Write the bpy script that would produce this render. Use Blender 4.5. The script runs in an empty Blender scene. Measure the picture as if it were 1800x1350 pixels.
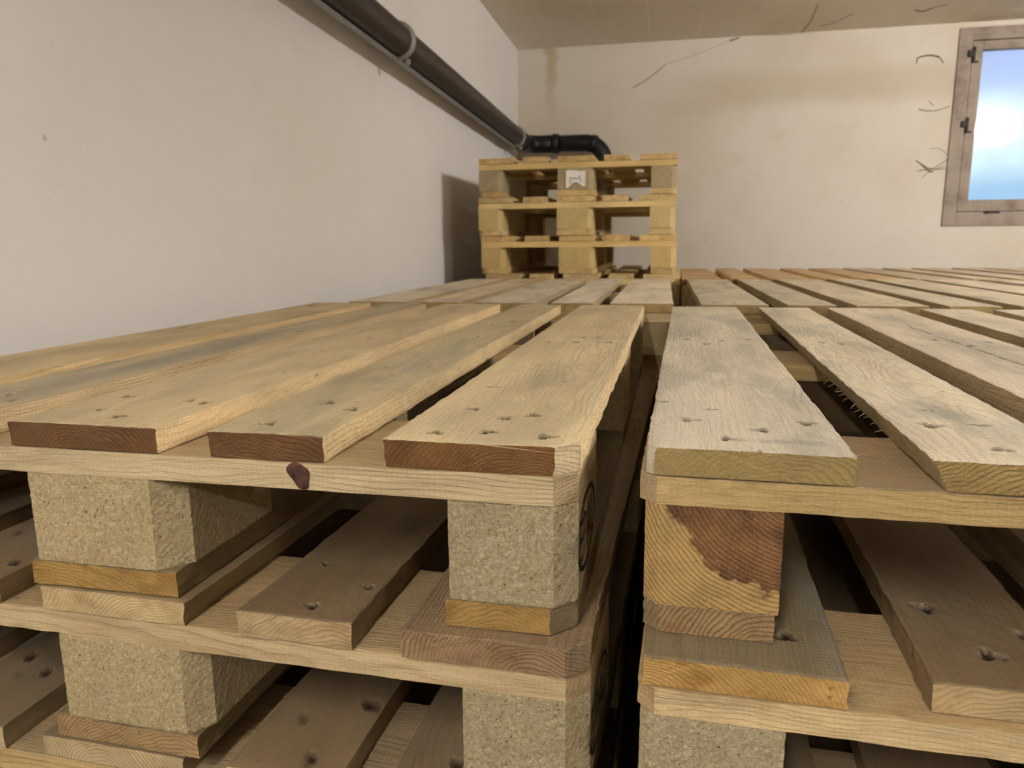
import bpy, math, random
import numpy as np
from mathutils import Matrix, Vector

scn = bpy.context.scene
COL = scn.collection

# ------------------------------------------------------------------ camera
H = 0.13783
PITCH, ROLL, YAW, FPX = 0.18734, -0.00899, 0.20226, 1299.7
fwd = Vector((-math.sin(YAW)*math.cos(PITCH), math.cos(YAW)*math.cos(PITCH), -math.sin(PITCH)))
rt = Vector((math.cos(YAW), math.sin(YAW), 0)); up = rt.cross(fwd)
r2 = math.cos(ROLL)*rt + math.sin(ROLL)*up
u2 = -math.sin(ROLL)*rt + math.cos(ROLL)*up
cam_data = bpy.data.cameras.new('camera'); cam = bpy.data.objects.new('camera', cam_data); COL.objects.link(cam)
cam_data.sensor_width = 36.0; cam_data.sensor_fit = 'HORIZONTAL'; cam_data.lens = FPX/1800*36
cam_data.clip_start = 0.01
M = Matrix.Identity(4)
for i in range(3):
    M[i][0] = r2[i]; M[i][1] = u2[i]; M[i][2] = -fwd[i]
M[2][3] = H
cam.matrix_world = M
cam_data.dof.use_dof = True; cam_data.dof.focus_distance = 0.66; cam_data.dof.aperture_fstop = 12.0
scn.camera = cam

# ------------------------------------------------------------------ exposure, world
vs = scn.view_settings
vs.view_transform = 'Standard'; vs.look = 'None'; vs.gamma = 1; vs.use_curve_mapping = False; vs.exposure = 0.42
LAMP_RIGHT, LAMP_BEHIND, LAMP_AISLE, LAMP_FAR = 84.0, 28.0, 20.0, 8.0    # strengths of the ceiling tubes
SKY = 0.88

w = bpy.data.worlds.new('world'); scn.world = w; w.use_nodes = True
nt = w.node_tree; nt.nodes.clear()
tc = nt.nodes.new('ShaderNodeTexCoord'); sp = nt.nodes.new('ShaderNodeSeparateXYZ')
mr = nt.nodes.new('ShaderNodeMapRange'); mr.inputs['From Min'].default_value = -0.02; mr.inputs['From Max'].default_value = 0.26
cr = nt.nodes.new('ShaderNodeValToRGB'); e = cr.color_ramp.elements
e[0].position = 0.0; e[0].color = (0.32, 0.56, 0.80, 1)
e[1].position = 1.0; e[1].color = (0.50, 0.52, 0.80, 1)
for pos, c in ((0.27, (0.36, 0.60, 0.85, 1)), (0.36, (0.66, 0.88, 0.98, 1)), (0.56, (0.74, 0.94, 0.99, 1)), (0.66, (0.46, 0.60, 0.90, 1)), (0.86, (0.40, 0.50, 0.86, 1))):
    n = e.new(pos); n.color = c
bg = nt.nodes.new('ShaderNodeBackground'); bg.inputs[1].default_value = SKY
wo = nt.nodes.new('ShaderNodeOutputWorld')
nt.links.new(tc.outputs['Generated'], sp.inputs[0]); nt.links.new(sp.outputs['Z'], mr.inputs['Value'])
nt.links.new(mr.outputs[0], cr.inputs[0]); nt.links.new(cr.outputs[0], bg.inputs[0]); nt.links.new(bg.outputs[0], wo.inputs[0])

# ------------------------------------------------------------------ helpers
def lin(c):
    return tuple((x/12.92 if x <= 0.04045 else ((x+0.055)/1.055)**2.4) for x in [v/255 for v in c])

def mesh_obj(name, verts, faces, mat, parent=None, loc=(0, 0, 0), smooth=False, attr=None):
    me = bpy.data.meshes.new(name)
    me.from_pydata([tuple(v) for v in verts], [], faces); me.update()
    if attr is not None:
        a = me.attributes.new('pit', 'FLOAT', 'POINT'); a.data.foreach_set('value', np.asarray(attr, dtype=np.float32))
    if smooth: me.polygons.foreach_set('use_smooth', [True]*len(me.polygons))
    if mat: me.materials.append(mat)
    o = bpy.data.objects.new(name, me); COL.objects.link(o)
    o.location = loc
    if parent: o.parent = parent
    return o

def empty(name, loc=(0, 0, 0), rz=0, label=None, cat=None, group=None):
    o = bpy.data.objects.new(name, None); COL.objects.link(o)
    o.location = loc; o.rotation_euler = (0, 0, rz); o.empty_display_size = 0.05
    tag(o, label, cat, group); return o

def tag(o, label=None, cat=None, group=None, kind=None):
    if label: o['label'] = label
    if cat: o['category'] = cat
    if group: o['group'] = group
    if kind: o['kind'] = kind
    return o

class MB:
    """collects boxes and tubes for one mesh"""
    def __init__(s): s.v = []; s.f = []
    def box(s, x0, x1, y0, y1, z0, z1, bev=0.0):
        if bev <= 0:
            b = len(s.v); s.v += [(x, y, z) for z in (z0, z1) for y in (y0, y1) for x in (x0, x1)]
            s.f += [tuple(b+i for i in q) for q in ((0, 2, 3, 1), (4, 5, 7, 6), (0, 1, 5, 4), (2, 6, 7, 3), (0, 4, 6, 2), (1, 3, 7, 5))]
            return s
        import bmesh
        bm = bmesh.new(); bmesh.ops.create_cube(bm, size=1)
        for v in bm.verts:
            v.co = Vector(((x0+x1)/2+v.co.x*(x1-x0), (y0+y1)/2+v.co.y*(y1-y0), (z0+z1)/2+v.co.z*(z1-z0)))
        bmesh.ops.bevel(bm, geom=list(bm.edges), offset=bev, segments=2, affect='EDGES')
        b = len(s.v); bm.verts.ensure_lookup_table()
        s.v += [tuple(v.co) for v in bm.verts]; s.f += [tuple(b+v.index for v in f.verts) for f in bm.faces]; bm.free()
        return s
    def tube(s, path, r, n=24, cap=True, arc=None):
        """path: list of points; r: radius or list; arc=(a0,a1) leaves it open"""
        P = [Vector(p) for p in path]; rs = r if isinstance(r, (list, tuple)) else [r]*len(P)
        t0 = (P[1]-P[0]).normalized(); ref = Vector((0, 0, 1)) if abs(t0.z) < 0.9 else Vector((1, 0, 0))
        nrm = (ref - t0*ref.dot(t0)).normalized(); b0 = len(s.v); N = n
        for i, p in enumerate(P):
            t = (P[min(i+1, len(P)-1)]-P[max(i-1, 0)]).normalized()
            nrm = (nrm - t*nrm.dot(t)).normalized(); bi = t.cross(nrm)
            for k in range(N):
                a = 2*math.pi*k/N if arc is None else arc[0]+(arc[1]-arc[0])*k/(N-1)
                s.v.append(tuple(p + rs[i]*(math.cos(a)*nrm + math.sin(a)*bi)))
        K = N if arc is None else N-1
        for i in range(len(P)-1):
            for k in range(K):
                a, b = b0+i*N+k, b0+i*N+(k+1) % N
                s.f.append((a, b, b+N, a+N))
        if cap and arc is None:
            s.f.append(tuple(b0+k for k in range(N))[::-1]); s.f.append(tuple(b0+(len(P)-1)*N+k for k in range(N)))
        return s
    def build(s, name, mat, parent=None, loc=(0, 0, 0), smooth=False): return mesh_obj(name, s.v, s.f, mat, parent, loc, smooth)

# ------------------------------------------------------------------ node helpers
class NT:
    def __init__(s, name):
        s.m = bpy.data.materials.new(name); s.m.use_nodes = True; s.t = s.m.node_tree
        s.t.nodes.clear(); s.out = s.t.nodes.new('ShaderNodeOutputMaterial')
        s.b = s.t.nodes.new('ShaderNodeBsdfPrincipled'); s.t.links.new(s.b.outputs[0], s.out.inputs[0])
    def n(s, typ, **kw):
        x = s.t.nodes.new(typ)
        for k, v in kw.items(): setattr(x, k, v)
        return x
    def put(s, sock, v):
        if hasattr(v, 'is_output') or isinstance(v, bpy.types.NodeSocket): s.t.links.new(v, sock)
        elif isinstance(v, (tuple, list)) and len(v) == 3 and sock.type == 'RGBA': sock.default_value = (*v, 1)
        else: sock.default_value = v
    def math(s, op, a, b=0.0, c=None, clamp=False):
        x = s.n('ShaderNodeMath', operation=op, use_clamp=clamp); s.put(x.inputs[0], a); s.put(x.inputs[1], b)
        if c is not None: s.put(x.inputs[2], c)
        return x.outputs[0]
    def vmath(s, op, a, b=(0, 0, 0)):
        x = s.n('ShaderNodeVectorMath', operation=op); s.put(x.inputs[0], a); s.put(x.inputs[1], b); return x.outputs[0]
    def mix(s, f, a, b, mode='MIX'):
        x = s.n('ShaderNodeMix', data_type='RGBA', blend_type=mode); s.put(x.inputs[0], f); s.put(x.inputs[6], a); s.put(x.inputs[7], b); return x.outputs[2]
    def noise(s, vec, scale, detail=3, rough=0.55, dist=0.0):
        x = s.n('ShaderNodeTexNoise'); s.put(x.inputs['Vector'], vec); x.inputs['Scale'].default_value = scale
        x.inputs['Detail'].default_value = detail; x.inputs['Roughness'].default_value = rough; x.inputs['Distortion'].default_value = dist
        return x.outputs['Fac']
    def ramp(s, f, lo, hi):
        x = s.n('ShaderNodeMapRange', interpolation_type='SMOOTHSTEP'); s.put(x.inputs[0], f); x.inputs[1].default_value = lo; x.inputs[2].default_value = hi; return x.outputs[0]
    def mul3(s, vec, v): return s.vmath('MULTIPLY', vec, v)
    def bump(s, h, strength, dist, normal=None):
        x = s.n('ShaderNodeBump'); s.put(x.inputs['Height'], h); x.inputs['Strength'].default_value = strength; x.inputs['Distance'].default_value = dist
        if normal is not None: s.put(x.inputs['Normal'], normal)
        return x.outputs[0]

def wood(name, face, side, end, ring=0.35, endring=0.5, grey=0.3, greycol=(140, 132, 112), rough=0.72, saw=1.0, axis='y', fibre=0.35, spec=0.25):
    """solid wood: rings run round an axis beside the board, so faces show grain and ends show arcs"""
    T = NT(name); tc = T.n('ShaderNodeTexCoord'); oi = T.n('ShaderNodeObjectInfo')
    P = tc.outputs['Object']; N = T.n('ShaderNodeSeparateXYZ'); T.put(N.inputs[0], tc.outputs['Normal'])
    rnd = oi.outputs['Random']
    off = T.n('ShaderNodeCombineXYZ'); T.put(off.inputs[0], T.math('MULTIPLY', rnd, 37.0)); T.put(off.inputs[1], T.math('MULTIPLY', rnd, 91.0)); T.put(off.inputs[2], T.math('MULTIPLY', rnd, 53.0))
    Q = T.vmath('ADD', P, off.outputs[0])
    S = T.n('ShaderNodeSeparateXYZ'); T.put(S.inputs[0], P)
    # slow wander of the ring axis along the board
    w1 = T.noise(T.mul3(Q, (6, 1.6, 6)), 1.0, 2); w2 = T.noise(T.mul3(Q, (14, 3.2, 14)), 1.0, 2)
    cx = T.math('MULTIPLY_ADD', rnd, 0.16, -0.01)
    cz = T.math('MULTIPLY_ADD', T.math('FRACT', T.math('MULTIPLY', rnd, 7.31)), 0.10, 0.03)
    dx = T.math('ADD', T.math('SUBTRACT', S.outputs[0], cx), T.math('MULTIPLY_ADD', w1, 0.06, -0.03))
    dz = T.math('ADD', T.math('ADD', S.outputs[2], cz), T.math('MULTIPLY_ADD', w2, 0.045, -0.02))
    r = T.math('SQRT', T.math('ADD', T.math('MULTIPLY', dx, dx), T.math('MULTIPLY', dz, dz)))
    r = T.math('ADD', r, T.math('MULTIPLY', T.noise(T.mul3(Q, (90, 6, 90)), 1.0, 2), 0.0025))
    ph = T.math('FRACT', T.math('MULTIPLY', r, 300.0))
    late = T.math('MULTIPLY', T.ramp(ph, 0.35, 0.85), T.math('SUBTRACT', 1.0, T.ramp(ph, 0.88, 1.0)))
    amp = T.math('MULTIPLY_ADD', T.noise(T.mul3(Q, (9, 2, 9)), 1.0, 2), 1.6, -0.2, clamp=True)
    late = T.math('MULTIPLY', late, amp)
    isend = T.ramp(T.math('ABSOLUTE', N.outputs[1]), 0.75, 0.95)
    isside = T.ramp(T.math('ABSOLUTE', N.outputs[0]), 0.75, 0.95)
    fib = T.noise(T.mul3(Q, (420, 9, 420)), 1.0, 3, 0.7)
    fuzz = T.noise(T.mul3(Q, (850, 260, 850)), 1.0, 3, 0.65)
    blot = T.noise(T.mul3(Q, (14, 4.5, 14)), 1.0, 4, 0.6)
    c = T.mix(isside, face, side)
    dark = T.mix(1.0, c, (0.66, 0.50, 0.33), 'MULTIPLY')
    c = T.mix(T.math('MULTIPLY', late, ring), c, dark)
    c = T.mix(T.math('MULTIPLY', T.ramp(fib, 0.45, 0.75), fibre), c, T.mix(1.0, c, (0.60, 0.50, 0.38), 'MULTIPLY'))
    c = T.mix(T.math('MULTIPLY', T.ramp(fuzz, 0.50, 0.70), 0.30*saw), c, T.mix(1.0, c, (0.62, 0.55, 0.46), 'MULTIPLY'))
    c = T.mix(T.math('MULTIPLY', T.math('SUBTRACT', 1.0, T.ramp(fuzz, 0.28, 0.46)), 0.25*saw), c, T.mix(1.0, c, (1.35, 1.35, 1.33), 'MULTIPLY'))
    g = T.math('MULTIPLY', T.ramp(blot, 0.46, 0.66), T.math('MULTIPLY', grey, T.math('SUBTRACT', 1.0, isside)))
    c = T.mix(g, c, lin(greycol))
    ec = T.mix(T.math('MULTIPLY', late, endring), end, T.mix(1.0, end, (0.52, 0.36, 0.22), 'MULTIPLY'))
    ec = T.mix(T.math('MULTIPLY', T.ramp(T.noise(T.mul3(Q, (30, 30, 45)), 1.0, 4, 0.65), 0.42, 0.7), 0.6), ec, T.mix(1.0, ec, (0.55, 0.42, 0.30), 'MULTIPLY'))
    ec = T.mix(T.math('MULTIPLY', T.ramp(fuzz, 0.5, 0.75), 0.45), ec, T.mix(1.0, ec, (1.5, 1.4, 1.3), 'MULTIPLY'))
    c = T.mix(isend, c, ec)
    var = T.math('MULTIPLY_ADD', T.noise(T.mul3(Q, (16, 4.0, 16)), 1.0, 3), 0.8, 0.58)
    vv = T.n('ShaderNodeCombineXYZ'); [T.put(vv.inputs[i], var) for i in range(3)]
    c = T.mix(1.0, c, vv.outputs[0], 'MULTIPLY')
    c = T.mix(1.0, c, oi.outputs['Color'], 'MULTIPLY')
    # dark specks and small bruises
    vo = T.n('ShaderNodeTexVoronoi'); T.put(vo.inputs['Vector'], T.mul3(Q, (60, 22, 60))); vo.inputs['Scale'].default_value = 1.0
    sn = T.noise(T.mul3(Q, (11, 7, 11)), 1.0, 1)
    spk = T.math('MULTIPLY', T.math('SUBTRACT', 1.0, T.ramp(vo.outputs['Distance'], 0.05, 0.13)), T.ramp(sn, 0.55, 0.62))
    c = T.mix(T.math('MULTIPLY', spk, 0.55), c, lin((92, 72, 48)))
    at = T.n('ShaderNodeAttribute', attribute_name='pit')
    pit = at.outputs['Fac']
    c = T.mix(T.math('MINIMUM', T.math('MAXIMUM', pit, 0.0), 1.0), c, lin((46, 32, 20)))
    neg = T.math('MINIMUM', T.math('MAXIMUM', T.math('MULTIPLY', pit, -1.0), 0.0), 1.0)   # negative values: grey smears of dirt
    c = T.mix(neg, c, lin((122, 124, 116)))
    T.put(T.b.inputs['Base Color'], c); T.b.inputs['Specular IOR Level'].default_value = spec
    T.put(T.b.inputs['Roughness'], T.math('MULTIPLY_ADD', fuzz, 0.2, rough-0.1))
    # relief: raised fibres, band-saw marks across the board
    wv = T.n('ShaderNodeTexWave', wave_type='BANDS', bands_direction='Y'); T.put(wv.inputs['Vector'], T.mul3(Q, (0.25, 1, 0.4))); wv.inputs['Scale'].default_value = 75.0
    wv.inputs['Distortion'].default_value = 3.0; wv.inputs['Detail'].default_value = 2.0
    h = T.math('ADD', T.math('MULTIPLY', fib, 0.9), T.math('MULTIPLY', fuzz, 1.1))
    h = T.math('ADD', h, T.math('MULTIPLY', wv.outputs['Fac'], 0.22*saw))
    h = T.math('SUBTRACT', h, T.math('MULTIPLY', late, 0.5))
    T.put(T.b.inputs['Normal'], T.bump(h, 0.9, 0.0014*saw))
    return T.m

def chip(name, base, light, dark, spec=0.2):
    T = NT(name); tc = T.n('ShaderNodeTexCoord'); oi = T.n('ShaderNodeObjectInfo')
    off = T.n('ShaderNodeCombineXYZ'); [T.put(off.inputs[i], T.math('MULTIPLY', oi.outputs['Random'], 40.0+17*i)) for i in range(3)]
    Q = T.vmath('ADD', tc.outputs['Object'], off.outputs[0])
    warp = T.n('ShaderNodeTexNoise'); T.put(warp.inputs['Vector'], Q); warp.inputs['Scale'].default_value = 260
    Qw = T.vmath('ADD', Q, T.mul3(warp.outputs['Color'], (0.006, 0.006, 0.006)))
    def flakes(s, sc):
        v = T.n('ShaderNodeTexVoronoi'); T.put(v.inputs['Vector'], T.mul3(Qw, s)); v.inputs['Scale'].default_value = sc
        cs = T.n('ShaderNodeSeparateXYZ'); T.put(cs.inputs[0], v.outputs['Color']); return v, cs
    v1, c1 = flakes((1.0, 1.0, 2.3), 430); v2, c2 = flakes((2.4, 2.4, 1.0), 300)
    c = T.mix(T.math('MULTIPLY', T.ramp(c1.outputs[0], 0.55, 0.95), 0.65), base, light)
    c = T.mix(T.math('MULTIPLY', T.ramp(c2.outputs[1], 0.60, 1.0), 0.55), c, dark)
    fine = T.noise(Q, 900, 3, 0.7)
    c = T.mix(T.math('MULTIPLY', T.ramp(fine, 0.5, 0.72), 0.5), c, dark)
    v3 = T.n('ShaderNodeTexVoronoi'); T.put(v3.inputs['Vector'], T.mul3(Qw, (1, 1, 1.6))); v3.inputs['Scale'].default_value = 150
    c = T.mix(T.math('MULTIPLY', T.math('SUBTRACT', 1.0, T.ramp(v3.outputs['Distance'], 0.07, 0.16)), 0.75), c, lin((88, 68, 40)))
    big = T.noise(Q, 22, 3); c = T.mix(T.math('MULTIPLY', T.ramp(big, 0.45, 0.7), 0.22), c, dark)
    c = T.mix(1.0, c, oi.outputs['Color'], 'MULTIPLY')
    T.put(T.b.inputs['Base Color'], c); T.b.inputs['Roughness'].default_value = 0.85; T.b.inputs['Specular IOR Level'].default_value = spec
    h = T.math('ADD', T.math('MULTIPLY', c1.outputs[0], 0.5), T.math('ADD', T.math('MULTIPLY', c2.outputs[1], 0.4), T.math('MULTIPLY', fine, 0.9)))
    h = T.math('SUBTRACT', h, T.math('SUBTRACT', 1.0, T.ramp(v3.outputs['Distance'], 0.05, 0.2)))
    T.put(T.b.inputs['Normal'], T.bump(h, 0.7, 0.0011))
    return T.m

def plain(name, col, rough=0.6, metal=0.0, spec=0.4, noise=0.15, nscale=30, bump=0.2, col2=None):
    T = NT(name); tc = T.n('ShaderNodeTexCoord'); P = tc.outputs['Object']
    f = T.noise(P, nscale, 5, 0.6)
    c = T.mix(T.math('MULTIPLY', T.ramp(f, 0.4, 0.75), noise if col2 is None else 1.0), lin(col), lin(col2) if col2 else tuple(x*0.3 for x in lin(col)))
    T.put(T.b.inputs['Base Color'], c); T.b.inputs['Metallic'].default_value = metal; T.b.inputs['Specular IOR Level'].default_value = spec
    T.put(T.b.inputs['Roughness'], T.math('MULTIPLY_ADD', f, 0.2, rough-0.1))
    T.put(T.b.inputs['Normal'], T.bump(f, bump, 0.002))
    return T.m

def plaster(name, col, stain, amount, bumpd=0.004, seams=False, corner=False):
    T = NT(name); tc = T.n('ShaderNodeTexCoord'); P = tc.outputs['Object']
    big = T.noise(T.mul3(P, (1.0, 1.0, 1.0)), 1.3, 4, 0.55); med = T.noise(P, 7, 5, 0.6); fine = T.noise(P, 160, 4, 0.6)
    c = T.mix(T.math('MULTIPLY', T.ramp(big, 0.4, 0.7), amount), lin(col), lin(stain))
    c = T.mix(T.math('MULTIPLY', T.ramp(med, 0.55, 0.75), amount*0.5), c, lin(stain))
    v = T.n('ShaderNodeTexVoronoi'); T.put(v.inputs['Vector'], T.vmath('ADD', P, T.mul3(T.n('ShaderNodeTexNoise').outputs['Color'], (0.0, 0.0, 0.0)))); v.inputs['Scale'].default_value = 9
    sp = T.math('MULTIPLY', T.math('SUBTRACT', 1.0, T.ramp(v.outputs['Distance'], 0.02, 0.07)), T.ramp(med, 0.50, 0.6))
    c = T.mix(T.math('MULTIPLY', sp, 0.45), c, lin((120, 95, 70)))
    if corner:      # yellowed damp trace that ran down near the corner
        S = T.n('ShaderNodeSeparateXYZ'); T.put(S.inputs[0], P)
        wx = T.math('ADD', S.outputs[0], T.math('MULTIPLY_ADD', T.noise(T.mul3(P, (3, 1, 9)), 1.0, 3), 0.10, -0.05))
        k = T.math('SUBTRACT', 1.0, T.ramp(T.math('ABSOLUTE', T.math('ADD', wx, 0.735)), 0.01, 0.055))
        k = T.math('MULTIPLY', k, T.ramp(S.outputs[2], 0.80, 1.25))
        c = T.mix(T.math('MULTIPLY', k, 0.6), c, lin((168, 146, 104)))
        b2 = T.math('SUBTRACT', 1.0, T.ramp(T.math('ABSOLUTE', T.math('SUBTRACT', T.math('ADD', S.outputs[2], T.math('MULTIPLY', big, 0.12)), 1.10)), 0.03, 0.16))
        c = T.mix(T.math('MULTIPLY', T.math('MULTIPLY', b2, T.ramp(S.outputs[0], -0.3, 0.5)), 0.38), c, lin((164, 146, 112)))
    if seams:       # board marks of the shuttering, running along y every ~27 cm
        S = T.n('ShaderNodeSeparateXYZ'); T.put(S.inputs[0], P)
        xx = T.math('ADD', S.outputs[0], T.math('MULTIPLY', T.noise(T.mul3(P, (0.2, 2.0, 1)), 1.0, 2), 0.03))
        fr = T.math('ABSOLUTE', T.math('SUBTRACT', T.math('FRACT', T.math('DIVIDE', T.math('ADD', xx, 10.37), 0.285)), 0.5))
        ln = T.ramp(fr, 0.487, 0.497)
        ln = T.math('MULTIPLY', ln, T.ramp(T.noise(T.mul3(P, (2, 3, 1)), 1.0, 2), 0.38, 0.55))
        c = T.mix(T.math('MULTIPLY', ln, 0.9), c, lin((250, 244, 226)))
    T.put(T.b.inputs['Base Color'], c); T.b.inputs['Roughness'].default_value = 0.9; T.b.inputs['Specular IOR Level'].default_value = 0.15
    h = T.math('ADD', T.math('MULTIPLY', med, 0.8), T.math('MULTIPLY', fine, 0.22))
    if seams: h = T.math('ADD', h, T.math('MULTIPLY', ln, 1.0))
    T.put(T.b.inputs['Normal'], T.bump(h, 0.5, bumpd))
    return T.m

# ------------------------------------------------------------------ materials
MAT = {}
MAT['top_tan'] = wood('wood_tan', lin((204, 185, 146)), lin((238, 212, 164)), lin((116, 82, 40)), ring=0.22, endring=0.75, grey=0.5, greycol=(158, 146, 120), saw=1.0, rough=0.62, spec=0.4)  # lighter side tone paints light from the right onto the board edges
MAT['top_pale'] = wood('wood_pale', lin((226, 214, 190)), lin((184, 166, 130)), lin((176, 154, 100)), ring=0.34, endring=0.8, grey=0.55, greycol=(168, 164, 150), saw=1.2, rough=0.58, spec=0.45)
MAT['cross_light'] = wood('wood_light', lin((184, 162, 124)), lin((208, 188, 150)), lin((208, 186, 146)), ring=0.45, endring=0.6, grey=0.2, saw=0.6)
MAT['cross_yellow'] = wood('wood_yellow', lin((172, 150, 114)), lin((190, 164, 114)), lin((188, 162, 110)), ring=0.5, endring=0.7, grey=0.25, saw=0.7)
MAT['inner_shaded'] = wood('wood_inner_shaded', lin((134, 116, 90)), lin((134, 115, 84)), lin((196, 176, 136)), ring=0.3, endring=0.7, grey=0.2, saw=0.3, rough=0.5, fibre=0.12, spec=0.4)  # face tone lowered: shade between the decks is put into the colour
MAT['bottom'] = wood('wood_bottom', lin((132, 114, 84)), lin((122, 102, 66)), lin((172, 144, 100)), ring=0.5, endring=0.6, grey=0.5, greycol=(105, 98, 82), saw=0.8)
MAT['amber_end'] = wood('wood_amber', lin((140, 124, 94)), lin((140, 120, 84)), lin((190, 154, 92)), ring=0.4, endring=0.55, grey=0.4, greycol=(120, 112, 92), saw=0.8)
MAT['brown_end'] = wood('wood_brown_end', lin((150, 128, 98)), lin((136, 114, 82)), lin((166, 138, 104)), ring=0.55, endring=0.9, grey=0.1, saw=1.0)
MAT['stack'] = wood('wood_stack', lin((208, 184, 132)), lin((218, 192, 136)), lin((212, 186, 134)), ring=0.35, endring=0.5, grey=0.12, saw=0.8)
MAT['chip'] = chip('chipboard', lin((188, 169, 128)), lin((222, 206, 168)), lin((148, 124, 84)))
MAT['chip_grey'] = chip('chipboard_grey', lin((172, 157, 124)), lin((206, 194, 162)), lin((130, 112, 80)))
MAT['chip_yellow'] = chip('chipboard_yellow', lin((204, 180, 126)), lin((222, 202, 152)), lin((166, 138, 88)))

def solid_block_mat():
    """solid block: heartwood stain over pale sapwood, close rings"""
    T = NT('heartwood'); tc = T.n('ShaderNodeTexCoord'); P = tc.outputs['Object']
    S = T.n('ShaderNodeSeparateXYZ'); T.put(S.inputs[0], P)
    dx = T.math('SUBTRACT', S.outputs[0], 0.118); dz = T.math('SUBTRACT', S.outputs[2], 0.125)
    r = T.math('SQRT', T.math('ADD', T.math('MULTIPLY', dx, dx), T.math('MULTIPLY', dz, dz)))
    r = T.math('ADD', r, T.math('MULTIPLY', T.noise(T.mul3(P, (14, 2, 14)), 1.0, 2), 0.014))
    ph = T.math('FRACT', T.math('MULTIPLY', r, 300.0)); late = T.math('MULTIPLY', T.ramp(ph, 0.3, 0.8), T.math('SUBTRACT', 1.0, T.ramp(ph, 0.85, 1.0)))
    blot = T.math('ADD', r, T.math('MULTIPLY', T.math('SUBTRACT', T.noise(T.mul3(P, (45, 10, 45)), 1.0, 3, 0.55), 0.5), 0.040))
    heart = T.math('SUBTRACT', 1.0, T.ramp(blot, 0.118, 0.122))
    sap = T.mix(T.ramp(T.noise(P, 40, 3), 0.4, 0.7), lin((186, 154, 100)), lin((164, 138, 92)))
    hrt = T.mix(T.ramp(T.noise(T.mul3(P, (30, 5, 30)), 1.0, 3), 0.35, 0.65), lin((132, 96, 62)), lin((90, 62, 42)))
    c = T.mix(heart, sap, hrt)
    c = T.mix(T.math('MULTIPLY', late, 0.55), c, T.mix(1.0, c, (0.42, 0.32, 0.24), 'MULTIPLY'))
    fine = T.noise(P, 700, 3, 0.7); c = T.mix(T.math('MULTIPLY', T.ramp(fine, 0.5, 0.75), 0.25), c, lin((220, 190, 130)))
    T.put(T.b.inputs['Base Color'], c); T.b.inputs['Roughness'].default_value = 0.8; T.b.inputs['Specular IOR Level'].default_value = 0.2
    T.put(T.b.inputs['Normal'], T.bump(T.math('ADD', fine, T.math('MULTIPLY', late, 0.8)), 0.6, 0.0009))
    return T.m
MAT['heart'] = solid_block_mat()
MAT['ink'] = plain('black_ink', (14, 12, 10), rough=0.7, noise=0.2)
MAT['paper'] = plain('white_paper', (232, 226, 216), rough=0.8, noise=0.05, nscale=20)
MAT['pen'] = plain('pen_ink', (110, 110, 105), rough=0.7)
MAT['wall'] = plaster('plaster_white', (232, 228, 224), (220, 214, 204), 0.35)
MAT['wall_back'] = plaster('plaster_cream', (208, 199, 186), (190, 176, 152), 0.55, corner=True)
MAT['wall_aisle'] = plaster('plaster_grey', (128, 122, 114), (108, 102, 94), 0.5)
MAT['ceiling'] = plaster('ceiling_paint', (236, 226, 212), (218, 204, 180), 0.6, seams=True)
MAT['floor'] = plaster('concrete_floor', (70, 66, 60), (54, 50, 46), 0.6)
MAT['pipe'] = plain('black_plastic', (44, 37, 34), rough=0.45, noise=0.1, spec=0.5, bump=0.05)
MAT['elbow'] = plain('black_rubber', (16, 14, 14), rough=0.5, spec=0.4, bump=0.05)
MAT['steel'] = plain('galvanised_steel', (150, 150, 150), rough=0.5, metal=0.2, noise=0.3)
MAT['strap'] = plain('grey_clamp', (150, 143, 132), rough=0.55, metal=0.2, noise=0.2)
MAT['dark_iron'] = plain('dark_iron', (42, 34, 30), rough=0.6, metal=0.3)
MAT['frame'] = plain('window_frame_paint', (146, 130, 114), rough=0.6, nscale=9, col2=(112, 94, 80))
MAT['web'] = plain('dusty_cobweb', (96, 78, 62), rough=0.95)
MAT['white_metal'] = plain('white_metal', (225, 225, 222), rough=0.5)
MAT['splinter'] = plain('splinter_wood', (214, 184, 132), rough=0.8)

# ------------------------------------------------------------------ boards and blocks
def stations(L, near, far):
    """fine steps at the start, coarser with distance"""
    y = [0.0]
    while y[-1] < L - 1e-6:
        y.append(min(L, y[-1] + near + (far-near)*min(1, y[-1]/0.7)))
    if L - y[-2] < near*0.5: y.pop(-2)
    return np.array(y)

def vnoise(rng, n, m, ru, rv):
    """smooth 2d value noise of n x m samples with ru x rv cells"""
    g = rng.random((ru+2, rv+2)); a = np.linspace(0, ru, n); b = np.linspace(0, rv, m)
    ia, ib = a.astype(int), b.astype(int); fa, fb = a-ia, b-ib; fa = fa*fa*(3-2*fa); fb = fb*fb*(3-2*fb)
    A = g[ia][:, ib]*(1-fb)+g[ia][:, ib+1]*fb; B = g[ia+1][:, ib]*(1-fb)+g[ia+1][:, ib+1]*fb
    return A*(1-fa)[:, None]+B*fa[:, None]-0.5

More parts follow.
